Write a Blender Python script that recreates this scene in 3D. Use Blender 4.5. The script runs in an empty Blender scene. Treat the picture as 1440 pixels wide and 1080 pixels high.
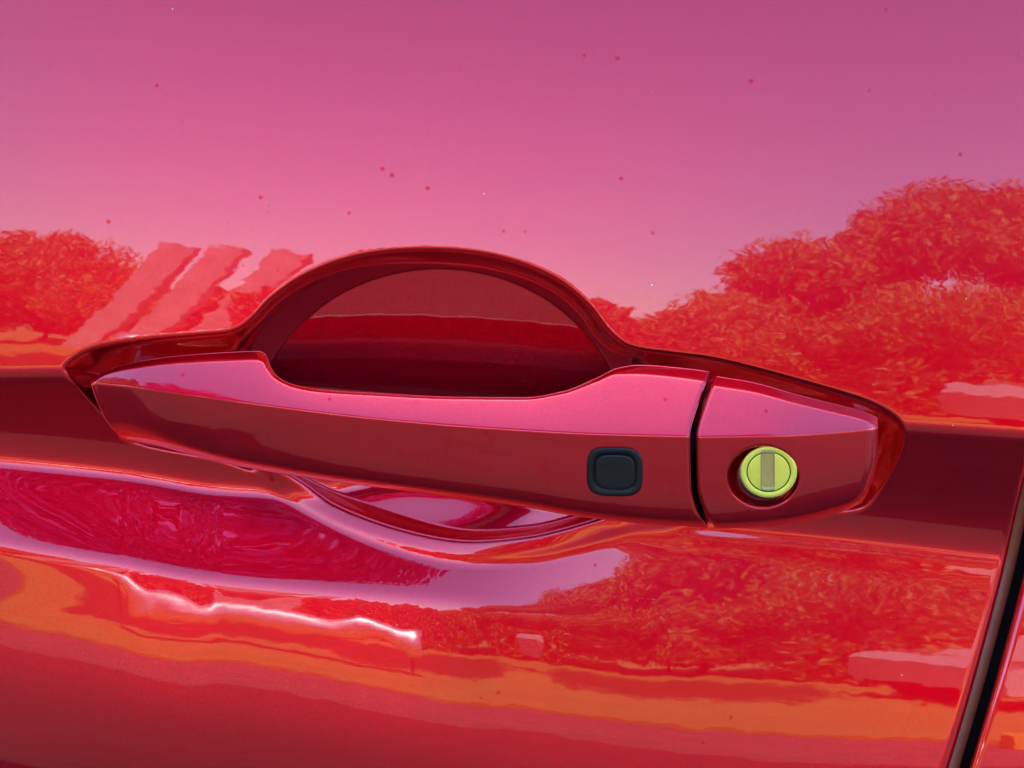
import bpy, math, random
import numpy as np
from mathutils import Vector

# ------------------------------------------------------------------ camera, sky, sun, exposure
S = bpy.context.scene
COL = S.collection
R = math.radians

F_PX = 1875.0                 # focal length in photo pixels (1440 wide)
PITCH, ROLL, DIST = R(-15), R(3.5), 0.39
REF = np.array([0.0, 0.0, 0.95])     # the shoulder of the door, 0.95 m above the paving
fw = np.array([0, math.cos(PITCH), math.sin(PITCH)])
r0 = np.array([1.0, 0, 0]); u0 = np.array([0, -math.sin(PITCH), math.cos(PITCH)])
RT = math.cos(ROLL) * r0 + math.sin(ROLL) * u0
UP = -math.sin(ROLL) * r0 + math.cos(ROLL) * u0
CAM = REF - fw * DIST
PX = DIST / F_PX              # metres of door per photo pixel

cd = bpy.data.cameras.new("camera")
cam = bpy.data.objects.new("camera", cd); COL.objects.link(cam)
cd.sensor_fit = 'HORIZONTAL'; cd.sensor_width = 36; cd.lens = 36 * F_PX / 1440
cd.dof.use_dof = True; cd.dof.focus_distance = 0.385; cd.dof.aperture_fstop = 34
cd.clip_start = 0.01; cd.clip_end = 2000
from mathutils import Matrix
cam.matrix_world = Matrix(((RT[0], UP[0], -fw[0], CAM[0]), (RT[1], UP[1], -fw[1], CAM[1]), (RT[2], UP[2], -fw[2], CAM[2]), (0, 0, 0, 1)))
S.camera = cam

SUN_EL, SUN_ROT = R(64), R(0)
w = bpy.data.worlds.new("World"); S.world = w; w.use_nodes = True
nt = w.node_tree
bg = nt.nodes["Background"]
sky = nt.nodes.new("ShaderNodeTexSky"); sky.sky_type = 'NISHITA'; sky.sun_disc = False
sky.sun_elevation = SUN_EL; sky.sun_rotation = SUN_ROT; sky.air_density = 1.0; sky.dust_density = 1.3; sky.ozone_density = 3.0
hs = nt.nodes.new("ShaderNodeHueSaturation"); hs.inputs["Saturation"].default_value = 1.3
nt.links.new(sky.outputs[0], hs.inputs["Color"]); nt.links.new(hs.outputs[0], bg.inputs[0]); bg.inputs[1].default_value = 0.15
sl = bpy.data.lights.new("sun", 'SUN'); sl.energy = 2.8; sl.angle = R(0.5); sl.color = (1, 0.95, 0.87)
so = bpy.data.objects.new("sun", sl); COL.objects.link(so)
sd = Vector((math.sin(SUN_ROT) * math.cos(SUN_EL), math.cos(SUN_ROT) * math.cos(SUN_EL), math.sin(SUN_EL)))
so.rotation_euler = sd.to_track_quat('Z', 'Y').to_euler()
S.view_settings.view_transform = 'Standard'; S.view_settings.look = 'None'
S.view_settings.exposure = 2.55; S.view_settings.gamma = 1
S.cycles.max_bounces = 10; S.cycles.glossy_bounces = 8; S.cycles.diffuse_bounces = 3
S.cycles.use_denoising = True

rng = np.random.default_rng(5); random.seed(5)

# ------------------------------------------------------------------ helpers
def ray(px, py):
    px = np.asarray(px, float); py = np.asarray(py, float)
    return fw + ((px - 720) / F_PX)[..., None] * RT - ((py - 540) / F_PX)[..., None] * UP

def P(px, py, d):
    """measured point: seen at photo pixel (px, py), standing d mm out of the door plane"""
    px, py, d = np.broadcast_arrays(np.asarray(px, float), np.asarray(py, float), np.asarray(d, float))
    v = ray(px, py)
    t = (-d * 0.001 - CAM[1]) / v[..., 1]
    return CAM + v * t[..., None]

def tanphi(py):
    return np.tan(-(PITCH) + np.arctan((np.asarray(py, float) - 540) / F_PX))

def slope(t, py):
    """mm of depth gained per photo pixel downwards on a face whose normal is raised t degrees"""
    T = np.tan(np.radians(t))
    return T / np.maximum(1 + T * tanphi(py), 0.22) * PX * 1000

def pchip(x, y, xi):
    x = np.asarray(x, float); y = np.asarray(y, float)
    h = np.diff(x); dl = np.diff(y) / h
    m = np.zeros_like(y); m[0], m[-1] = dl[0], dl[-1]
    s = dl[:-1] * dl[1:] > 0
    w1 = 2 * h[1:] + h[:-1]; w2 = h[1:] + 2 * h[:-1]
    a = np.where(s, dl[:-1], 1); b = np.where(s, dl[1:], 1)
    m[1:-1] = np.where(s, (w1 + w2) / (w1 / a + w2 / b), 0)
    xi = np.clip(np.asarray(xi, float), x[0], x[-1])
    k = np.clip(np.searchsorted(x, xi) - 1, 0, len(h) - 1)
    t = (xi - x[k]) / h[k]; hk = h[k]
    return ((2*t**3 - 3*t**2 + 1) * y[k] + (t**3 - 2*t**2 + t) * hk * m[k] + (-2*t**3 + 3*t**2) * y[k+1] + (t**3 - t**2) * hk * m[k+1])

def curve(pts):
    a = np.array(pts, float)
    return lambda x: pchip(a[:, 0], a[:, 1], x)

def sstep(a, b, x):
    t = np.clip((np.asarray(x, float) - a) / (b - a), 0, 1)
    return t * t * (3 - 2 * t)

def link_mesh(name, verts, faces, mats, parent=None, smooth=True, midx=None):
    me = bpy.data.meshes.new(name)
    verts = np.asarray(verts, np.float32).reshape(-1, 3)
    if isinstance(faces, np.ndarray):
        n, k = faces.shape
        me.vertices.add(len(verts)); me.vertices.foreach_set("co", verts.ravel())
        me.loops.add(n * k); me.loops.foreach_set("vertex_index", faces.ravel().astype(np.int32))
        me.polygons.add(n); me.polygons.foreach_set("loop_start", np.arange(0, n * k, k, dtype=np.int32))
        me.polygons.foreach_set("loop_total", np.full(n, k, np.int32))
        me.update(calc_edges=True)
    else:
        me.from_pydata(verts.tolist(), [], faces); me.update()
    if smooth:
        me.polygons.foreach_set("use_smooth", np.ones(len(me.polygons), bool))
    for m in (mats if isinstance(mats, (list, tuple)) else [mats]):
        me.materials.append(m)
    if midx is not None:
        me.polygons.foreach_set("material_index", np.asarray(midx, np.int32))
    me.validate()
    o = bpy.data.objects.new(name, me); COL.objects.link(o)
    if parent is not None:
        o.parent = parent
    return o

def grid_faces(ny, nx, off=0):
    i = np.arange(ny - 1)[:, None] * nx + np.arange(nx - 1)[None, :] + off
    return np.stack([i, i + nx, i + nx + 1, i + 1], -1).reshape(-1, 4)

def tag(o, label=None, cat=None, group=None, kind=None):
    if label: o["label"] = label
    if cat: o["category"] = cat
    if group: o["group"] = group
    if kind: o["kind"] = kind
    return o

def empty(name, loc=(0, 0, 0)):
    o = bpy.data.objects.new(name, None); COL.objects.link(o); o.location = loc
    return o

# ------------------------------------------------------------------ materials
def newmat(name):
    m = bpy.data.materials.new(name); m.use_nodes = True
    return m, m.node_tree, m.node_tree.nodes["Principled BSDF"]

def N(nt, t, **k):
    n = nt.nodes.new(t)
    for a, b in k.items():
        setattr(n, a, b)
    return n

def simple(name, col, rough=0.5, metal=0.0, var=0.0, scale=8.0, coat=0.0, bump=0.0):
    m, nt, b = newmat(name)
    b.inputs["Base Color"].default_value = (*col, 1); b.inputs["Roughness"].default_value = rough
    b.inputs["Metallic"].default_value = metal; b.inputs["Coat Weight"].default_value = coat
    tc = N(nt, "ShaderNodeTexCoord")
    if var:
        nz = N(nt, "ShaderNodeTexNoise"); nz.inputs["Scale"].default_value = scale; nz.inputs["Detail"].default_value = 6
        nt.links.new(tc.outputs["Object"], nz.inputs["Vector"])
        mx = N(nt, "ShaderNodeMix", data_type='RGBA')
        mx.inputs[6].default_value = (*[c * (1 - var) for c in col], 1); mx.inputs[7].default_value = (*[min(1, c * (1 + var)) for c in col], 1)
        nt.links.new(nz.outputs[0], mx.inputs[0]); nt.links.new(mx.outputs[2], b.inputs["Base Color"])
    if bump:
        n2 = N(nt, "ShaderNodeTexNoise"); n2.inputs["Scale"].default_value = scale * 12; n2.inputs["Detail"].default_value = 2
        nt.links.new(tc.outputs["Object"], n2.inputs["Vector"])
        bp = N(nt, "ShaderNodeBump"); bp.inputs["Strength"].default_value = bump; bp.inputs["Distance"].default_value = 0.0005
        nt.links.new(n2.outputs[0], bp.inputs["Height"]); nt.links.new(bp.outputs[0], b.inputs["Normal"])
    return m

def make_paint(peel=0.011, wave=0.006):
    m, nt, b = newmat("red_pearl_paint")
    L = nt.links.new
    tc = N(nt, "ShaderNodeTexCoord"); geo = N(nt, "ShaderNodeNewGeometry")
    # clear coat: orange peel
    acc = geo.outputs["Normal"]
    for sc, amp in ((380, peel), (95, wave)):
        nz = N(nt, "ShaderNodeTexNoise"); nz.inputs["Scale"].default_value = sc; nz.inputs["Detail"].default_value = 1.5
        mp = N(nt, "ShaderNodeMapping"); mp.inputs["Scale"].default_value = (.38, 1, 1); L(tc.outputs["Object"], mp.inputs[0]); L(mp.outputs[0], nz.inputs["Vector"])
        sub = N(nt, "ShaderNodeVectorMath", operation='SUBTRACT'); sub.inputs[1].default_value = (0.5, 0.5, 0.5)
        L(nz.outputs["Color"], sub.inputs[0])
        mul = N(nt, "ShaderNodeVectorMath", operation='SCALE'); mul.inputs["Scale"].default_value = amp
        L(sub.outputs[0], mul.inputs[0])
        ad = N(nt, "ShaderNodeVectorMath", operation='ADD'); L(acc, ad.inputs[0]); L(mul.outputs[0], ad.inputs[1])
        acc = ad.outputs[0]
    nrm = N(nt, "ShaderNodeVectorMath", operation='NORMALIZE'); L(acc, nrm.inputs[0])
    L(nrm.outputs[0], b.inputs["Coat Normal"])
    # mica flakes in the base coat
    vo = N(nt, "ShaderNodeTexVoronoi"); vo.inputs["Scale"].default_value = 5200
    L(tc.outputs["Object"], vo.inputs["Vector"])
    s2 = N(nt, "ShaderNodeVectorMath", operation='SUBTRACT'); s2.inputs[1].default_value = (0.5, 0.5, 0.5); L(vo.outputs["Color"], s2.inputs[0])
    m2 = N(nt, "ShaderNodeVectorMath", operation='SCALE'); m2.inputs["Scale"].default_value = 0.12; L(s2.outputs[0], m2.inputs[0])
    a2 = N(nt, "ShaderNodeVectorMath", operation='ADD'); L(geo.outputs["Normal"], a2.inputs[0]); L(m2.outputs[0], a2.inputs[1])
    n2 = N(nt, "ShaderNodeVectorMath", operation='NORMALIZE'); L(a2.outputs[0], n2.inputs[0]); L(n2.outputs[0], b.inputs["Normal"])
    # dust: dried drops that dull the coat, and fine pale specks
    def specks(scale, rad, keep, seed):
        mp = N(nt, "ShaderNodeMapping"); mp.inputs["Location"].default_value = (seed, seed * 2, 0); L(tc.outputs["Object"], mp.inputs[0])
        nz = N(nt, "ShaderNodeTexNoise"); nz.inputs["Scale"].default_value = 1800; L(mp.outputs[0], nz.inputs["Vector"])
        v = N(nt, "ShaderNodeTexVoronoi"); v.inputs["Scale"].default_value = scale; L(mp.outputs[0], v.inputs["Vector"])
        sp = N(nt, "ShaderNodeSeparateColor"); L(v.outputs["Color"], sp.inputs[0])
        k = N(nt, "ShaderNodeMath", operation='LESS_THAN'); k.inputs[1].default_value = keep; L(sp.outputs[0], k.inputs[0])
        rr = N(nt, "ShaderNodeMath", operation='MULTIPLY'); rr.inputs[1].default_value = rad; L(sp.outputs[1], rr.inputs[0])
        jn = N(nt, "ShaderNodeMath", operation='MULTIPLY'); jn.inputs[1].default_value = rad * 0.45; L(nz.outputs[0], jn.inputs[0])
        dd = N(nt, "ShaderNodeMath", operation='ADD'); L(v.outputs["Distance"], dd.inputs[0]); L(jn.outputs[0], dd.inputs[1])
        c = N(nt, "ShaderNodeMath", operation='SUBTRACT'); L(rr.outputs[0], c.inputs[0]); L(dd.outputs[0], c.inputs[1])
        mr = N(nt, "ShaderNodeMapRange"); mr.inputs[1].default_value = -rad * 0.35; mr.inputs[2].default_value = rad * 0.1; L(c.outputs[0], mr.inputs[0])
        o = N(nt, "ShaderNodeMath", operation='MULTIPLY'); L(mr.outputs[0], o.inputs[0]); L(k.outputs[0], o.inputs[1])
        return o.outputs[0]
    drops = specks(125, 0.10, 1.0, 0.0)
    fine = specks(290, 0.085, .9, 9.1)
    mxd = N(nt, "ShaderNodeMath", operation='MAXIMUM'); L(drops, mxd.inputs[0]); L(fine, mxd.inputs[1]); drops = mxd.outputs[0]
    dust = specks(260, 0.07, 0.06, 3.7)
    mix = N(nt, "ShaderNodeMix", data_type='RGBA'); mix.inputs[6].default_value = (0.85, 0.002, 0.018, 1); mix.inputs[7].default_value = (0.75, 0.55, 0.5, 1)
    L(dust, mix.inputs[0]); L(mix.outputs[2], b.inputs["Base Color"])
    cw = N(nt, "ShaderNodeMath", operation='SUBTRACT'); cw.inputs[0].default_value = 1.0; dk = N(nt, "ShaderNodeMath", operation='MULTIPLY'); dk.inputs[1].default_value = .7; L(drops, dk.inputs[0]); L(dk.outputs[0], cw.inputs[1]); L(cw.outputs[0], b.inputs["Coat Weight"])
    b.inputs["Metallic"].default_value = 0.9; b.inputs["Specular IOR Level"].default_value = 0.0; b.inputs["Roughness"].default_value = 0.33
    b.inputs["Coat IOR"].default_value = 1.65; b.inputs["Coat Roughness"].default_value = 0.012
    return m

PAINT = make_paint()
RUBBER = simple("black_rubber", (0.018, 0.017, 0.016), 0.45, var=0.3, scale=300)
SEALMAT = simple("brown_black_seal", (0.30, 0.09, 0.045), 0.5, var=0.3, scale=200)
BUTTON = simple("black_button_plastic", (0.007, 0.007, 0.008), 0.42, var=0.15, scale=400, bump=0.25)
INNER = simple("black_inner_and_side_shade", (0.012, 0.011, 0.011), 0.4)  # inner plastic of the grip, also blacks cap sides to darken the pocket
DARK = simple("dark_gap_plastic", (0.008, 0.007, 0.007), 0.7)
BRASS = simple("yellow_passivated_metal", (1.0, 0.90, 0.12), 0.34, metal=0.35, var=0.10, scale=160, bump=0.12)
BRASS_SIDE = simple("grey_lock_metal", (0.42, 0.40, 0.38), 0.22, metal=1.0)
SLOT = simple("dull_keyway_shutter", (0.55, 0.47, 0.16), 0.35, metal=0.6, var=0.25, scale=300)

# ------------------------------------------------------------------ the door skin
YMIN, YMAX, XMIN, XMAX = -700, 2200, -1400, 2800
yA = curve([(-1400, 470), (0, 528), (80, 527), (620, 565), (1290, 604), (1440, 614), (2800, 700)])
yB = curve([(-1400, 540), (0, 646), (170, 664), (310, 686), (600, 700), (900, 735), (1220, 767), (1410, 788), (2800, 900)])
YY = np.arange(YMIN, YMAX + 1, 1.0)
XS = np.arange(XMIN, XMAX + 1, 10.0)

YH = curve([(-1400, 760), (-300, 800), (0, 850), (500, 935), (1000, 1020), (1300, 1045), (1800, 1060), (2800, 1070)])
THI = curve([(-1400, 34), (0, 41), (200, 42), (450, 39), (650, 32), (800, 22), (950, 18), (1250, 17.5), (1440, 18), (2800, 18)])
def column(X):
    a, b = float(yA(X)), float(yB(X))
    m = (a + b) / 2
    yh = float(YH(X))          # where the flank stands so that it mirrors the horizon
    th = float(THI(X))
    y1 = b + 50 + .36 * max(yh - b - 50, 40)
    pts = [(YMIN, 25), (-200, 15), (0, 12.0), (250, 9.8), (a - 110, 7.6), (a - 40, 6.0), (a - 14, 5.0), (a + 2, -22), (a + 14, -36), (m, -31),
           (b - 30, -17), (b - 12, -6), (b + 4, 20), (b + 16, th - 4), (b + 50, th), (y1, max(th - 4, th * .93)), (y1 + 36, min(16, th - 2.5)), (max(yh, y1 + 70), 11.5), (yh + 85, 6.5), (yh + 165, -5), (yh + 245, -15), (yh + 600, -20), (YMAX, -28)]
    p = np.array(pts, float)
    t = pchip(p[:, 0], p[:, 1], YY)
    g = slope(t, YY)
    d = np.concatenate([[0], np.cumsum((g[1:] + g[:-1]) / 2)])
    d -= np.interp(a - 60, YY, d)
    return d

D0 = np.array([column(X) for X in XS]).T          # (ny, nx)

def base_depth(px, iy):
    """depth of the plain skin at columns px (ny,nx array), rows iy (integers)"""
    u = (px - XMIN) / 10.0
    k = np.clip(np.floor(u).astype(int), 1, len(XS) - 3); t = u - k
    r = (np.asarray(iy) - YMIN).astype(int)[:, None] * np.ones_like(k)
    a, b, c, e = D0[r, k - 1], D0[r, k], D0[r, k + 1], D0[r, k + 2]
    v = 0.5 * (2*b + (c - a) * t + (2*a - 5*b + 4*c - e) * t**2 + (3*b - a - 3*c + e) * t**3)
    x = px - 720
    left = np.maximum(0, 520 - np.maximum(px, -200)) ** 2 * sstep(620, 860, np.asarray(iy, float))[:, None]
    return v - 0.0000105 * x * x - 1.9e-5 * left                       # plan curvature of the flank

def catmull(pts, n=10):
    p = np.array(pts, float); m = len(p); out = []
    for i in range(m):
        a, b, c, d = p[i - 1], p[i], p[(i + 1) % m], p[(i + 2) % m]
        for t in np.linspace(0, 1, n, endpoint=False):
            out.append(0.5 * (2*b + (c - a)*t + (2*a - 5*b + 4*c - d)*t*t + (3*b - a - 3*c + d)*t**3))
    return np.array(out)

POCKET = catmull([(94, 530), (92, 512), (130, 489), (200, 477), (280, 470), (325, 465), (352, 449), (382, 418), (425, 388), (480, 365), (540, 353), (610, 350), (680, 356),
                  (740, 372), (790, 396), (830, 430), (858, 466), (888, 487), (940, 495), (1010, 505), (1100, 528), (1190, 554), (1240, 572), (1268, 594), (1272, 622), (1258, 660), (1236, 694), (1210, 716),
                  (1150, 722), (1080, 731), (1000, 735), (900, 735), (860, 744), (800, 762), (740, 774), (650, 779), (560, 762), (472, 730), (408, 694), (356, 666), (300, 647), (190, 624), (150, 590), (118, 558)], 5)

def poly_sdf(px, py, poly):
    """signed distance in pixels, positive inside"""
    best = np.full(px.shape, 1e18); inside = np.zeros(px.shape, bool)
    q = np.roll(poly, -1, 0)
    for (x0, y0), (x1, y1) in zip(poly, q):
        ex, ey = x1 - x0, y1 - y0
        t = np.clip(((px - x0) * ex + (py - y0) * ey) / (ex*ex + ey*ey), 0, 1)
        best = np.minimum(best, (px - x0 - t*ex)**2 + (py - y0 - t*ey)**2)
        if y0 != y1:
            c = ((y0 > py) != (y1 > py)) & (px < (x1 - x0) * (py - y0) / (y1 - y0) + x0)
            inside ^= c
    return np.where(inside, 1, -1) * np.sqrt(best)

def smax(a, b, k):
    h = np.clip(0.5 + 0.5 * (a - b) / k, 0, 1)
    return b * (1 - h) + a * h + k * h * (1 - h)

def carve(px, py):
    """how deep the handle pocket and the finger bowl go, in mm"""
    out = np.zeros(px.shape)
    m = (px > 60) & (px < 1330) & (py > 320) & (py < 800)
    x, y = px[m], py[m]
    q = poly_sdf(x, y, POCKET)
    wl = np.interp(x, [90, 1180, 1250, 1300], [11, 11, 13, 16])
    mm = np.interp(x, [60, 140, 240, 1180, 1290], [1.7, 2.0, 2.5, 2.6, 3.4])
    qq = np.maximum(q + 3, 0)
    f = np.where(qq < wl, mm * qq * qq / (2 * wl), mm * (qq - wl / 2))
    e = np.sqrt(((x - 617) / 249.0) ** 2 + np.where(y < 540, (y - 540) / 163.0, (y - 540) / 225.0) ** 2)
    inb = np.maximum(1 - sstep(1.10, 1.24, e), sstep(640, 690, y) * sstep(330, 400, x) * (1 - sstep(930, 1010, x)))
    low = sstep(560, 665, y)
    mm = mm + 0.7 * inb
    fup = np.where(qq < wl, mm * qq * qq / (2 * wl), mm * (qq - wl / 2))
    qk = np.array([-26, -18, -6, 2, 14, 18, 24, 40, 400.]); sk = np.array([0, -.06, -.34, -.20, -.14, .3, 1.25, 1.5, 1.5])
    qi = np.arange(-26, 401, 1.0); fi = np.concatenate([[0], np.cumsum(np.interp(qi[:-1] + .5, qk, sk))])
    flow = np.where(q < -26, 0, np.interp(q, qi, fi))
    f = fup * (1 - inb * low) + flow * inb * low
    fs = 105 * np.tanh(np.maximum(f, 0) / 105)
    eu = np.sqrt(((x - 617) / 266.0) ** 2 + ((y - 620) / 242.0) ** 2)
    bup = np.where(eu < 1, 60 + 42 * (1 - eu * eu), 60 - (eu - 1) * 230)
    blo = np.where(e < 1, 8 + 100 * np.maximum(1 - e * e, 0) ** 2.4, 8.0)
    bowl = bup * (1 - low) + blo * low
    h = np.clip(0.5 + 0.5 * (bowl - f) / 5, 0, 1)
    lip = bowl * (1 - h) + f * h - 5 * h * (1 - h)
    f = np.where(inb * low > 0, fs * (1 - inb) + lip * inb, np.maximum(fs * (1 - inb) + lip * inb, 0))
    out[m] = f * PX * 1000
    return out

xg = curve([(-700, 1800), (300, 1545), (715, 1431), (800, 1412), (900, 1386), (1000, 1358), (1080, 1334), (1400, 1240), (2200, 1010)])
GAPW = 29

def axis(lo, f0, f1, hi, step):
    mid = np.arange(f0, f1 + .1, step)
    def grow(a, b):
        out = []; s = step; x = a; sg = 1 if b > a else -1
        while True:
            s *= 1.25; x = x + sg * max(1, round(s))
            if (x - b) * sg >= 0: break
            out.append(x)
        return out + [b]
    left = grow(f0, lo)[::-1] if lo < f0 else []
    right = grow(f1, hi) if hi > f1 else []
    return np.array(left + list(mid) + right, float)

rows = axis(YMIN, -30, 1120, YMAX, 2)
iy = rows.astype(int)

def rounding(q, r):
    q = np.clip(q, 0, r)
    return (r - np.sqrt(np.maximum(r*r - (r - q)**2, 0))) * PX * 1000

# door side
cx = axis(XMIN, -30, 1440, 1440, 2)
lam = np.clip((cx - 1200) / 240.0, 0, 1)[None, :]
GX = np.where(lam > 0, 1200 + lam * (xg(rows)[:, None] - 1200), cx[None, :])
GY = np.repeat(rows[:, None], GX.shape[1], 1)
DD = base_depth(GX, iy) - carve(GX, GY) - rounding(xg(rows)[:, None] - GX, 14)
V = P(GX, GY, DD)
skirt = P(GX[:, -1:], GY[:, -1:], DD[:, -1:] - 22) ; skirt2 = P(GX[:, -1:] - 60, GY[:, -1:], DD[:, -1:] - 22)
V = np.concatenate([V, skirt, skirt2], 1)

car = empty("red_car", (0, 0.9, 0))
tag(car, "glossy red car seen close at its door handle", "car")
bpy.context.view_layer.update()
def child(o):
    o.parent = car; o.matrix_parent_inverse = car.matrix_world.inverted(); return o
child(link_mesh("door", V, grid_faces(*V.shape[:2]), PAINT))

# rear quarter panel across the shut line
ux = axis(0, 0, 200, 1450, 2)
QX = (xg(rows) + GAPW)[:, None] + ux[None, :]
QY = np.repeat(rows[:, None], len(ux), 1)
QD = base_depth(np.minimum(QX, XMAX - 30), iy) - rounding(ux[None, :] + 0 * QX, 14)
V = P(QX, QY, QD)
V = np.concatenate([P(QX[:, :1] + 6, QY[:, :1], QD[:, :1] - 26), V], 1)
child(link_mesh("rear_panel", V, grid_faces(*V.shape[:2]), PAINT))

# rubber seal standing in the gap
a = np.linspace(R(180), R(0), 13)
sr = np.arange(YMIN, YMAX + 1, 10.0)
gd = base_depth(xg(sr)[:, None] + 10.0, sr.astype(int))
SX = xg(sr)[:, None] + 3 + 12 * np.cos(a)[None, :]
SD = gd - 9 + 3.2 * np.sin(a)[None, :]
child(link_mesh("door_seal", P(SX, sr[:, None], SD), grid_faces(*SX.shape), SEALMAT))
SX = xg(sr)[:, None] + np.linspace(-25, 75, 5)[None, :]
child(link_mesh("gap_channel", P(SX, sr[:, None], gd - 20 + 0 * SX), grid_faces(*SX.shape), DARK))

# ------------------------------------------------------------------ the handle
gripT = curve([(128, 536), (150, 521), (190, 509), (250, 500), (320, 495), (358, 493.5), (368, 497), (378, 511), (392, 528), (415, 540), (450, 547), (520, 552), (650, 558), (735, 558.5), (785, 550),
               (825, 531), (850, 517), (875, 513), (940, 518), (1000, 528)])
gripC = curve([(128, 539), (180, 544), (250, 553), (370, 570), (540, 590), (700, 603), (850, 611), (972, 614), (1000, 614.5)])
gripB = curve([(128, 620), (178, 627), (230, 641), (290, 655), (440, 677), (600, 697), (720, 713), (800, 727), (900, 738), (1000, 743)])
capT = curve([(977, 528), (1005, 532), (1040, 537), (1120, 556), (1180, 570), (1215, 579), (1236, 588)])
capC = curve([(977, 615), (1100, 613), (1216, 605), (1236, 603)])
capB = curve([(977, 743), (1000, 743), (1080, 740), (1150, 733), (1205, 721), (1236, 708)])
gap = curve([(480, 1012), (528, 1001), (570, 986), (614, 975), (680, 976), (715, 984), (743, 1001), (760, 1012)])
tipL = curve([(480, 140), (536, 127), (541, 128), (590, 148), (622, 172), (660, 190)])
capR = curve([(540, 1232), (588, 1236), (640, 1235), (690, 1223), (721, 1206), (760, 1190)])
gripDc = curve([(128, -1), (200, 8), (300, 15), (450, 21), (700, 24), (1000, 25)])
capDc = curve([(977, 25), (1080, 23), (1236, 14)])

def profile(yt, yc, yb, y, dc, band, topt, frontt, ft2):
    """depth of one handle section at rows y, integrated from the crease"""
    n = 500
    ys = np.linspace(yt, yb, n)
    k = [yt, yt + band - 3, yt + band + 1, yt + band + (yc - 2 - yt - band) * 0.5, yc - 2.6, yc + 2.6, yc + (yb - yc) * 0.5, yb - 16, yb - 7, yb]
    t = [84, 80, topt + 3, topt, topt - 4, frontt, frontt - 3, ft2, ft2 - 20, -58]
    for i in range(1, len(k)):
        if k[i] <= k[i-1] + 0.3: k[i] = k[i-1] + 0.3
    g = slope(pchip(k, t, ys), ys)
    d = np.concatenate([[0], np.cumsum((g[1:] + g[:-1]) / 2 * np.diff(ys))])
    d -= np.interp(yc, ys, d)
    return dc + np.interp(y, ys, d)

def handle_piece(T, C, B, DC, left, right, x0, x1, band, nu, topt, rl, rr, hole=None):
    """front skin of a handle piece as (x, y, depth) grids"""
    us = np.linspace(0, 1, nu)
    us = np.unique(np.concatenate([us, np.linspace(0, .02, 14), np.linspace(.98, 1, 14)]))
    nv = 150
    gx, gy, gd = [], [], []
    for u in us:
        X = x0 + (x1 - x0) * u
        yt, yc, yb = float(T(X)), float(C(X)), float(B(X))
        yc = max(yc, yt + 2)
        vs = np.concatenate([np.linspace(yt, yc - 6 if yc - 6 > yt else yt + .5, 50, endpoint=False), np.linspace(max(yc - 6, yt + .5), yc + 8, 24, endpoint=False), np.linspace(yc + 8, yb - 18, 46, endpoint=False), np.linspace(yb - 18, yb, 30)])
        d = profile(yt, yc, yb, vs, float(DC(X)), band(X), topt(X), -9.0, -25.0)
        xx = X + (1 - u) * (left(vs) - left(yc)) + u * (right(vs) - right(yc))
        d = d - rounding((xx - left(vs)), rl) - rounding((right(vs) - xx), rr)
        gx.append(xx); gy.append(vs); gd.append(d)
    gx, gy, gd = np.array(gx).T, np.array(gy).T, np.array(gd).T
    if hole is not None:
        gd = gd - hole(gx, gy)
    return gx, gy, gd

def close_piece(name, gx, gy, gd, inset_y, back, shrink=0.97):
    ny, nx = gx.shape
    front = P(gx, gy, gd).reshape(-1, 3)
    idx = np.arange(ny * nx).reshape(ny, nx)
    loop = np.concatenate([idx[0, :], idx[1:, -1], idx[-1, -2::-1], idx[-2:0:-1, 0]])
    lx, ly, ld = gx.ravel()[loop], gy.ravel()[loop], gd.ravel()[loop]
    cx_, n = lx.mean(), len(loop)
    # the back: drawn in towards the middle line of the bar and set back
    ymid = np.interp(lx, gx[ny // 2], gy[int(ny * .55)])
    bx = cx_ + (lx - cx_) * shrink
    by = ymid + (ly - ymid) * inset_y
    bdp = np.minimum(ld - 3, np.interp(lx, gx[ny // 2], gd[ny // 2]) - back)
    bk = P(bx, by, bdp)
    off = len(front)
    f = [tuple(r) for r in grid_faces(ny, nx)]
    for i in range(n):
        j = (i + 1) % n
        f.append((int(loop[j]), int(loop[i]), off + i, off + j))
    # back cap strip between matching upper and lower loop points
    up = list(range(nx)); lo = list(range(nx + ny - 1 + nx - 2, nx + ny - 3, -1))
    m = min(len(up), len(lo))
    for i in range(m - 1):
        f.append((off + up[i], off + up[i+1], off + lo[i+1], off + lo[i]))
    o = child(link_mesh(name, np.concatenate([front, bk]), f, [PAINT, INNER], midx=[0] * ((ny - 1) * (nx - 1)) + [1] * (len(f) - (ny - 1) * (nx - 1))))
    return o

band_g = curve([(128, 5), (200, 11), (360, 14), (400, 6), (760, 5), (840, 9), (870, 14), (1000, 16)])
topt_g = curve([(128, 38), (300, 44), (450, 47), (800, 47), (1000, 46)])
GG = handle_piece(gripT, gripC, gripB, gripDc, tipL, lambda y: gap(y) - 4.5, 128, float(gap(614)) - 4.5, band_g, 420, topt_g, 7, 7)
grip = close_piece("door_handle", *GG, 0.45, 13)

HX, HY = 1073.0, 670.0
def hole(x, y):
    e = np.hypot((x - HX) / 50.5, (y - HY) / 43.5)
    return 5.5 * (1 - sstep(0.80, 1.03, e))
band_c = curve([(977, 15), (1236, 13)])
topt_c = curve([(977, 46), (1236, 44)])
CG = handle_piece(capT, capC, capB, capDc, lambda y: gap(y) + 4.5, capR, float(gap(614)) + 4.5, 1234.5, band_c, 240, topt_c, 7, 20, hole)
capo = close_piece("handle_end_cap", *CG, 0.6, 18, 1.0)

def surf_depth(G, x, y):
    gx, gy, gd = G
    x = np.atleast_1d(x).astype(float); y = np.atleast_1d(y).astype(float); out = np.empty(x.shape)
    for i in range(x.size):
        k = np.argsort((gx - x.flat[i])**2 + (gy - y.flat[i])**2, axis=None)[:1]
        out.flat[i] = gd.ravel()[k[0]]
    return out

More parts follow.
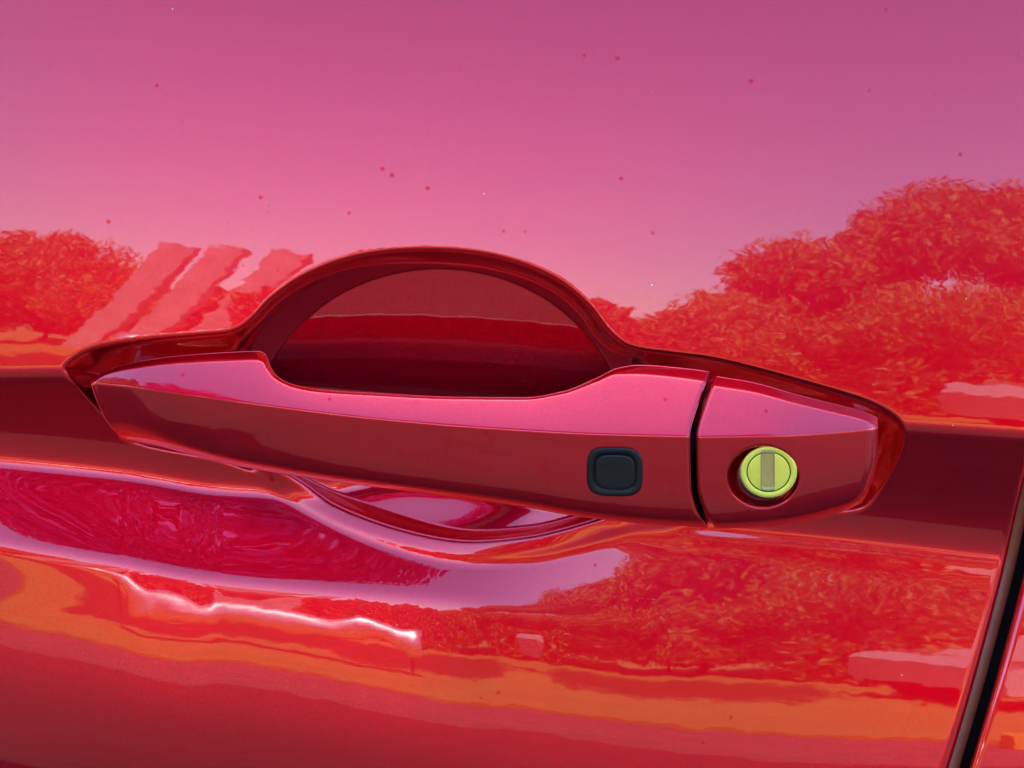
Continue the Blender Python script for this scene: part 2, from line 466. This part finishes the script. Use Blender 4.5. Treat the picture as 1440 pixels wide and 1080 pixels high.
def plane_fit(G, cx0, cy0, rad, ex=0):
    gx, gy, gd = G
    rr = np.hypot(gx - cx0, gy - cy0); m = (rr < rad) & (rr >= ex)
    A = np.stack([gx[m] - cx0, gy[m] - cy0, np.ones(m.sum())], 1)
    c, *_ = np.linalg.lstsq(A, gd[m], rcond=None)
    return lambda x, y: c[0] * (x - cx0) + c[1] * (y - cy0) + c[2]

def sub(o, par):
    o.parent = par; o.matrix_parent_inverse = par.matrix_world.inverted(); return o

bpy.context.view_layer.update()

def rings(name, par, prof, mat, cxp, cyp, ax, ay, ex, pl, tilt=0.0, n=64, drift=None, cap_end=True):
    """a pressed part: rings (scale, height mm) of a superellipse in photo pixels over the plane pl"""
    th = np.linspace(0, 2 * math.pi, n, endpoint=False)
    c, s = np.cos(th), np.sin(th)
    ux_ = np.sign(c) * np.abs(c) ** (2 / ex); uy_ = np.sign(s) * np.abs(s) ** (2 / ex)
    vs = []
    for k, (sc, h) in enumerate(prof):
        dx, dy = drift[k] if drift else (0, 0)
        x = cxp + dx + sc * ax * ux_; y = cyp + dy + sc * ay * uy_ + tilt * sc * ax * ux_
        vs.append(P(x, y, pl(x, y) + h))
    v = np.array(vs); m = len(prof)
    f = []
    for i in range(m - 1):
        for j in range(n):
            k = (j + 1) % n
            f.append((i*n + j, i*n + k, (i+1)*n + k, (i+1)*n + j))
    v = v.reshape(-1, 3)
    if cap_end:
        v = np.concatenate([v, v[-n:].mean(0, keepdims=True)])
        e = len(v) - 1; b0 = (m - 1) * n
        for j in range(n):
            f.append((b0 + j, b0 + (j + 1) % n, e))
    return sub(link_mesh(name, v, f, mat), par)

pb = plane_fit(GG, 864, 663, 40)
sur = rings("button_surround", grip, [(1.03, -1.5), (1.03, -0.1), (1.015, .35), (.985, .6), (.95, .7), (.84, .62), (.80, .5), (.775, .30), (.765, .22), (.66, .22)], BUTTON, 864.5, 663.5, 38.5, 33.5, 3.6, pb, 0.02, cap_end=False)
rings("touch_button", grip, [(.735, .15), (.73, .55), (.715, .80), (.69, .93), (.64, .97), (.4, .90), (.2, .86)], BUTTON, 865, 664, 38.5, 33.5, 3.4, pb, 0.02)

pc0 = plane_fit(CG, 1080, 665, 75, 56)
pc = lambda x, y: pc0(x, y) + 0.045 * (y - 655)      # the cylinder sits square to the door, its face turned up a little against the sloping cap
rings("lock_barrel", capo, [(1, -6.5), (1, -1.0), (.99, 0.9), (.97, 1.0)], [BRASS_SIDE], 1081, 663.5, 40, 36.5, 2.0, pc, 0.0, drift=[(-12, 9), (-6, 4), (-1, 1), (0, 0)], cap_end=False)
rings("lock_face_ring", capo, [(.99, .6), (1.0, 1.3), (.985, 1.6), (.95, 1.8), (.93, 1.84), (.80, 1.84), (.785, 1.75), (.775, .2)], [BRASS], 1081, 663.5, 40, 36.5, 2.0, pc, 0.0, cap_end=False)
rings("lock_plug", capo, [(.745, .2), (.745, 1.5), (.73, 1.62), (.70, 1.66), (.4, 1.66)], [BRASS], 1081, 663.5, 40, 36.5, 2.0, pc)
rings("keyway", capo, [(1.12, 1.55), (1.12, 1.95), (1.02, 1.97), (.97, 1.70), (.9, 1.69), (.5, 1.69)], SLOT, 1080, 661.5, 8.6, 25.5, 9, pc)
rings("lock_recess", capo, [(1.0, -4.9), (.4, -4.9)], DARK, HX, HY, 40, 35, 2.0, pc)

# ------------------------------------------------------------------ the rest of the car's side (out of frame: it throws the shade)
def boxes_mesh(name, bl, mat, parent=None, smooth=False):
    v, f = [], []
    for (x0, x1, y0, y1, z0, z1) in bl:
        o = len(v)
        v += [(x0, y0, z0), (x1, y0, z0), (x1, y1, z0), (x0, y1, z0), (x0, y0, z1), (x1, y0, z1), (x1, y1, z1), (x0, y1, z1)]
        f += [tuple(o + i for i in q) for q in ((0, 3, 2, 1), (4, 5, 6, 7), (0, 1, 5, 4), (1, 2, 6, 5), (2, 3, 7, 6), (3, 0, 4, 7))]
    return link_mesh(name, v, f, mat, parent, smooth)

GLASS = simple("dark_tinted_glass", (0.01, 0.012, 0.012), 0.03)
child(boxes_mesh("body", [(-2.2, 1.6, 0.12, 1.75, 0.30, 1.04)], PAINT))
v = [(-1.0, .13, 1.0), (1.2, .13, 1.0), (1.0, .24, 1.50), (-.7, .24, 1.50), (-1.0, 1.7, 1.0), (1.2, 1.7, 1.0), (1.0, 1.5, 1.50), (-.7, 1.5, 1.50)]
child(link_mesh("window", v, [(0, 1, 2, 3), (5, 4, 7, 6), (1, 5, 6, 2), (4, 0, 3, 7)], GLASS, smooth=False))
child(boxes_mesh("roof", [(-.75, 1.05, .22, 1.52, 1.50, 1.57)], PAINT))
def wheel(x):
    n = 32; v = []; f = []
    for k, (rr, yy) in enumerate(((.2, -.0), (.31, -.0), (.33, .03), (.33, .2), (.2, .22))):
        for j in range(n):
            t = 2 * math.pi * j / n; v.append((x + rr * math.cos(t), 0.0 + yy, .33 + rr * math.sin(t)))
    for i in range(4):
        for j in range(n):
            f.append((i*n+j, i*n+(j+1)%n, (i+1)*n+(j+1)%n, (i+1)*n+j))
    f.append(tuple(range(n)))
    child(link_mesh("wheel", v, f, RUBBER))
wheel(-1.75); wheel(.95)

# ------------------------------------------------------------------ what the paint mirrors: paving, lawn, trees, pillars, cars
def paving_mat(name, k):
    m, nt, b = newmat(name)
    L = nt.links.new
    tc = N(nt, "ShaderNodeTexCoord")
    br = N(nt, "ShaderNodeTexBrick"); br.inputs["Scale"].default_value = 1.0
    br.inputs["Color1"].default_value = (.082, .075, .070, 1); br.inputs["Color2"].default_value = (.098, .090, .083, 1); br.inputs["Mortar"].default_value = (.05, .045, .04, 1)
    br.inputs["Mortar Size"].default_value = 0.004; br.inputs["Brick Width"].default_value = .2; br.inputs["Row Height"].default_value = .1
    L(tc.outputs["Object"], br.inputs["Vector"])
    nz = N(nt, "ShaderNodeTexNoise"); nz.inputs["Scale"].default_value = 3; nz.inputs["Detail"].default_value = 8; L(tc.outputs["Object"], nz.inputs["Vector"])
    mr = N(nt, "ShaderNodeMapRange"); mr.inputs[3].default_value = .65; mr.inputs[4].default_value = 1.25; L(nz.outputs[0], mr.inputs[0])
    mx = N(nt, "ShaderNodeMix", data_type='RGBA', blend_type='MULTIPLY'); mx.inputs[0].default_value = 1
    L(br.outputs["Color"], mx.inputs[6]); L(mr.outputs[0], mx.inputs[7])
    for sk in ("Color1", "Color2", "Mortar"):
        c = br.inputs[sk].default_value; br.inputs[sk].default_value = (c[0]*k, c[1]*k, c[2]*k, 1)
    L(mx.outputs[2], b.inputs["Base Color"])
    b.inputs["Roughness"].default_value = .85
    return m
g = link_mesh("paving", [(-400, -400, 0), (400, -400, 0), (400, 400, 0), (-400, 400, 0)], [(0, 1, 2, 3)], paving_mat("grey_paving", 1.0), smooth=False)
tag(g, "grey block paving beyond the darkened strip", kind="structure")
g = link_mesh("car_shade_paving", [(-9, -3.1, .004), (9, -3.1, .004), (9, 4, .004), (-9, 4, .004)], [(0, 1, 2, 3)], paving_mat("shade_dark_paving", .30), smooth=False)  # shade around the car put into the colour: same pavers, darker
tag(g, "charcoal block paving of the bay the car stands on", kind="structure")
GRASS = simple("sunlit_lawn", (.25, .205, .028), .9, var=.35, scale=.9)
g = boxes_mesh("lawn", [(-60, 60, -40, -4.3, -.2, .04)], GRASS)
tag(g, "mown lawn strip beyond the paving", kind="structure")

LEAF = [simple("leaf_green", (.30, .26, .02), .5, var=.4, scale=3), simple("leaf_dark_green", (.16, .135, .014), .5, var=.4, scale=3)]
BARK = simple("tree_bark", (.07, .05, .035), .9, var=.4, scale=6)
WHITE = simple("pale_stone", (.40, .38, .38), .7, var=.6, scale=3)

def leaf_quads(pos, s, rg):
    n = len(pos)
    a = rg.normal(size=(n, 3)); a /= np.linalg.norm(a, axis=1)[:, None]
    b = np.cross(a, rg.normal(size=(n, 3))); b /= np.linalg.norm(b, axis=1)[:, None]
    V = np.stack([pos - a * s, pos + b * s * .5, pos + a * s, pos - b * s * .5], 1).reshape(-1, 3)
    return V, np.arange(n * 4).reshape(n, 4)

def tree(x, y, h, rx, label, nleaf=9000, leaf=.16, seed=0, th=1.0):
    rg = np.random.default_rng(seed)
    t = empty("leafy_tree", (x, y, 0)); tag(t, label, "tree", "trees across the lawn")
    v, f = [], []
    def tube(p, q, ra, rb):
        p, q = np.array(p, float), np.array(q, float); d = q - p; d /= np.linalg.norm(d)
        a = np.cross(d, (0.3, 1, 0.1)); a /= np.linalg.norm(a); b = np.cross(d, a); o = len(v)
        for c, r in ((p, ra), (q, rb)):
            for k in range(8):
                an = k * math.pi / 4; v.append(tuple(c + r * (math.cos(an) * a + math.sin(an) * b)))
        for k in range(8):
            f.append((o + k, o + (k+1) % 8, o + 8 + (k+1) % 8, o + 8 + k))
    tube((0, 0, -.2), (.1, 0, th), .16 * h / 6, .1 * h / 6)
    cl = []
    for k in range(46):
        an = rg.uniform(0, 2*math.pi); u = rg.uniform(0, 1); rr = rg.uniform(.2, 1) ** .6 * (1 - .75 * u ** 2)
        c = np.array([rx * rr * math.cos(an), rx * rr * math.sin(an), th * .7 + (h - th) * (.08 + .84 * u)])
        cl.append((c, rg.uniform(.16, .34) * rx))
        if k < 14: tube((.1, 0, th * .9), c, .05 * h / 6, .02)
    link_mesh("trunk", v, f, BARK, t)
    n = nleaf
    ci = rg.integers(0, len(cl), n)
    cc = np.array([c for c, _ in cl])[ci]; cr = np.array([r for _, r in cl])[ci]
    dv = rg.normal(size=(n, 3)); dv /= np.linalg.norm(dv, axis=1)[:, None]
    pos = cc + dv * (cr * rg.uniform(.45, 1.08, n))[:, None] * np.array([1, 1, .62])
    pos[:, 2] = np.maximum(pos[:, 2], .15)
    V, F = leaf_quads(pos, leaf * rg.uniform(.6, 1.3, n)[:, None], rg)
    link_mesh("crown", V, F, LEAF, t, smooth=False, midx=(rg.uniform(size=n) < .3).astype(int))
    return t

tree(7.0, -14, 4.75, 3.5, "broad green tree, tallest of those mirrored above the lock", 100000, leaf=.052, seed=1, th=.5)
tree(10.8, -15, 3.7, 3.0, "green tree mirrored at the right edge of the door", 50000, leaf=.06, seed=2, th=.6)
tree(4.5, -14.5, 3.75, 2.5, "middle sized tree just left of the tall broad tree", 52000, leaf=.052, seed=7, th=.4)
tree(3.0, -14.5, 2.45, 2.0, "lowest spreading tree, nearest the hedge on the right of the bowl", 34000, leaf=.052, seed=8, th=.3)
tree(14.5, -14, 5.6, 3.6, "tree farther right than the tall one, mirrored low by the shut line", 20000, leaf=.14, seed=21, th=.8)
tree(18.5, -11, 6.0, 3.8, "rightmost tree, mirrored only in the lower door", 20000, leaf=.14, seed=22, th=.8)
tree(-8.6, -16, 3.3, 2.6, "small round tree mirrored at the far left of the door", 50000, leaf=.054, seed=3, th=.4)

def blob_green(name, x0, x1, y0, y1, h, n, leaf, seed):
    rg = np.random.default_rng(seed)
    pos = rg.uniform(size=(n, 3)) * np.array([x1 - x0, y1 - y0, 1]) + np.array([x0, y0, 0])
    top = h * (1 + .10 * np.sin(pos[:, 0] * 2.1) + .08 * np.sin(pos[:, 0] * 5.3 + 1) + .05 * np.sin(pos[:, 0] * 13))
    pos[:, 2] = pos[:, 2] ** .8 * top
    V, F = leaf_quads(pos, leaf * rg.uniform(.6, 1.3, n)[:, None], rg)
    return link_mesh(name, V, F, LEAF, None, smooth=False, midx=(rg.uniform(size=n) < .75).astype(int))
g = blob_green("hedge", -2.3, .7, -14.8, -13.9, 2.4, 22000, .07, 19)
tag(g, "tall narrow block of hedge standing behind the middle of the clipped hedge", "hedge", "hedges across the lawn")
g = blob_green("hedge", -3.8, 2.4, -13.4, -12.6, 1.9, 26000, .07, 11)
tag(g, "clipped dark green hedge mirrored low in the middle of the door", "hedge", "hedges across the lawn")
g = blob_green("hedge", 4.6, 19, -12.4, -11.2, 1.3, 24000, .10, 15)
tag(g, "long low hedge under the trees on the right", "hedge", "hedges across the lawn")
g = blob_green("far_wood", -70, 70, -64, -56, 4.2, 26000, .55, 12)
tag(g, "distant line of trees closing the view beyond the lawn", kind="stuff")

def pillar(px_, lab):
    z = [(-.0, 0), (.0, 3.1)]
    lean = 1.75
    v = [(px_ + dx + lean * k, yy, 2.8 * k) for k in (0, 1) for dx, yy in ((0, -14.4), (.6, -14.4), (.6, -14), (0, -14))]
    f = [(0, 3, 2, 1), (4, 5, 6, 7), (0, 1, 5, 4), (1, 2, 6, 5), (2, 3, 7, 6), (3, 0, 4, 7)]
    tag(link_mesh("leaning_pillar", v, f, WHITE, None, smooth=False), lab, "pillar", "pale pillars across the lawn")
pillar(-7.2, "leftmost of three pale leaning stone pillars across the lawn")
pillar(-6.35, "middle one of three pale leaning stone pillars across the lawn")
pillar(-5.35, "rightmost of three pale leaning stone pillars across the lawn")

CHROME = simple("polished_trim", (.8, .8, .8), .14, metal=1.0)
TYRE = simple("tyre_rubber", (.015, .015, .015), .7)
def parked_car(x, y, rot, col, label):
    t = empty("parked_car", (x, y, 0)); t.rotation_euler = (0, 0, rot); tag(t, label, "car")
    pm = simple("car_paint", col, .4, coat=1.0)
    prof = [(-2.1, .35), (-2.15, .75), (-2.0, .92), (-1.15, 1.0), (-.5, 1.42), (.75, 1.45), (1.55, 1.05), (2.1, .98), (2.15, .6), (2.1, .35), (1.75, .32), (1.6, .58), (1.3, .68), (1.0, .58), (.88, .32), (-.88, .32), (-1.0, .58), (-1.3, .68), (-1.6, .58), (-1.75, .32)]
    n = len(prof); v = []; rowsz = ((-.82, 0.0), (-.88, 1.0), (.88, 1.0), (.82, 0.0))
    for w_, k in ((-.80, .97), (-.88, 1), (.88, 1), (.80, .97)):
        for (a, z) in prof:
            w2 = w_ * (1 - .28 * max(0, (z - .95)) / .5)
            v.append((a * k, w2, z * (1 if k == 1 else .99) + (0 if k == 1 else .005)))
    f = []
    for r in range(3):
        for i in range(n):
            j = (i + 1) % n; f.append((r*n+i, r*n+j, (r+1)*n+j, (r+1)*n+i))
    f.append(tuple(range(n - 1, -1, -1))); f.append(tuple(3*n + i for i in range(n)))
    link_mesh("body", v, f, pm, t, smooth=False)
    for sgn in (-1, 1):
        for q in ([(-1.0, 1.02), (-.45, 1.36), (.1, 1.38), (.1, 1.03)], [(.16, 1.03), (.16, 1.38), (.7, 1.38), (1.3, 1.06)]):
            vv = [(a, sgn * (.895 * (1 - .28 * max(0, (z - .95)) / .5)), z) for a, z in q]
            link_mesh("window", vv, [(0, 1, 2, 3)], GLASS, t, smooth=False)
        vv = []; ff = []
        for a in (-1.1, 1.45):
            for k in range(8):
                an = k * math.pi / 4; vv.append((a, sgn * .885 + .03 * math.cos(an), 1.0 + .03 * math.sin(an)))
        for k in range(8): ff.append((k, (k+1) % 8, 8 + (k+1) % 8, 8 + k))
        link_mesh("chrome_strip", vv, ff, CHROME, t)
        for a in (-1.3, 1.3):
            vv = []; m = 20
            for rr, yy in ((.12, .84), (.2, .87), (.31, .88), (.32, .80), (.32, .66)):
                for k in range(m):
                    an = 2*math.pi*k/m; vv.append((a + rr*math.cos(an), sgn*yy, .32 + rr*math.sin(an)))
            ff = [(i*m+k, i*m+(k+1) % m, (i+1)*m+(k+1) % m, (i+1)*m+k) for i in range(4) for k in range(m)]
            ff.append(tuple(range(m)))
            link_mesh("wheel", vv, ff, [TYRE, CHROME], t, midx=[1]*m + [0]*(3*m) + [1])
    return t
tree(-12.7, -12, 11, 3.4, "tall tree to the left of the pillars", 20000, leaf=.2, seed=9, th=1.2)
tree(-15.5, -9.5, 12, 4.0, "tallest tree, second from the left of the pillars", 20000, leaf=.22, seed=31, th=1.2)
tree(-15, -3.5, 11, 4.0, "leftmost tall tree, level with the front of the car", 20000, leaf=.22, seed=32, th=1.2)
parked_car(6.4, -8.2, R(-8), (.50, .45, .40), "cream car parked under the tall tree")
YEL = simple("yellow_paint", (.72, .36, .02), .5, var=.2, scale=4)
for x0, y0, rz, lab in ((3.5, -3.9, .1, "nearer of two yellow painted kerb blocks on the paving"), (4.4, -5.0, -.15, "farther yellow painted kerb block on the paving")):
    v = []
    for xx, sc in ((-.9, .9), (-.86, 1), (.86, 1), (.9, .9)):
        for yy, zz in ((-.11, 0), (-.08, .16), (.08, .16), (.11, 0)):
            v.append((xx, yy * sc, zz * sc))
    f = [(4*i+j, 4*i+j+1, 4*i+j+5, 4*i+j+4) for i in range(3) for j in range(3)] + [(0, 1, 2, 3), (15, 14, 13, 12)]
    o = link_mesh("kerb_block", v, f, YEL, None, smooth=False); o.location = (x0, y0, 0); o.rotation_euler = (0, 0, rz)
    tag(o, lab, "kerb block", "yellow kerb blocks")

CANOPY = [simple("canopy_magenta", (.80, .075, .50), .7, var=.3, scale=3), simple("canopy_magenta_dark", (.50, .05, .32), .7, var=.3, scale=3)]
def sky_blocking_tree():  # added tree: its canopy hides mirrored sky and tints the lower door magenta
    rg = np.random.default_rng(44)
    t = empty("leafy_tree", (-8.2, -5.6, 0)); tag(t, "added purple tree whose canopy hides the sky mirrored in the lower door", "tree")
    v, f = [], []
    pts = [((0, 0, -.2), .26), ((.2, 0, 2.4), .2), ((1.4, .1, 4.6), .16), ((3.4, .3, 6.2), .12), ((6.0, .4, 7.0), .08), ((9.0, .4, 7.2), .05), ((11.4, .4, 7.3), .02)]
    for (p, r) in pts:
        for k in range(10):
            an = k * math.pi / 5; v.append((p[0] + r * math.cos(an), p[1] + r * math.sin(an), p[2] + .3 * r * math.cos(an)))
    for i in range(len(pts) - 1):
        for k in range(10): f.append((i*10+k, i*10+(k+1) % 10, i*10+10+(k+1) % 10, i*10+10+k))
    link_mesh("trunk", v, f, BARK, t)
    n = 280000
    c = np.stack([np.concatenate([rg.uniform(-2.0, 4.5, 90), rg.uniform(4, 11.6, 110)]), rg.uniform(-.3, .9, 200), rg.uniform(4.9, 9.6, 200)], 1); c[:, 2] = np.maximum(c[:, 2], np.where(c[:, 0] > 5.5, 5.9, 4.9)) + np.maximum(0, c[:, 0] - 8.8) * .45; r = rg.uniform(.7, 1.15, 200)
    ci = rg.integers(0, 200, n); dv = rg.normal(size=(n, 3)); dv /= np.linalg.norm(dv, axis=1)[:, None]
    pos = c[ci] + dv * (r[ci] * rg.uniform(.3, 1.05, n))[:, None]
    V, F = leaf_quads(pos, .088 * rg.uniform(.6, 1.3, n)[:, None], rg)
    link_mesh("crown", V, F, CANOPY, t, smooth=False, midx=(rg.uniform(size=n) < .4).astype(int))
sky_blocking_tree()

STEEL = simple("glint_steel", (.75, .74, .72), .42, metal=1.0, var=.2, scale=9)
def rail(x0, x1, y, z, r, lab):  # rail added as a reflector, puts a sun glint into the mirrored paint
    t = empty("glint_rail", ((x0 + x1) / 2, y, 0)); tag(t, lab, "rail")
    L_ = (x1 - x0) / 2; m = 16; v = []; st = np.linspace(-1, 1, 13)
    for a_ in st:
        for k in range(m):
            an = 2 * math.pi * k / m
            v.append((a_ * L_, .06 * math.cos(a_ * 3) + r * math.cos(an), z + .07 * math.sin(a_ * 5) + r * (1 + .25 * math.sin(a_ * 9)) * math.sin(an)))
    f = [(i*m+k, i*m+(k+1) % m, (i+1)*m+(k+1) % m, (i+1)*m+k) for i in range(12) for k in range(m)] + [tuple(range(m)), tuple(12*m+k for k in range(m-1, -1, -1))]
    link_mesh("beam", v, f, STEEL, t)
    for a_ in (-.85, .85):
        vv = [(a_*L_ + .035*math.cos(2*math.pi*k/10), -.05 + .035*math.sin(2*math.pi*k/10), zz) for zz in (0, z) for k in range(10)]
        link_mesh("post", vv, [(k, (k+1) % 10, 10+(k+1) % 10, 10+k) for k in range(10)], BARK, t)
rail(-2.6, .3, -5.9, .60, .18, "long steel rail added before the lawn to mirror a sun glint in the door")
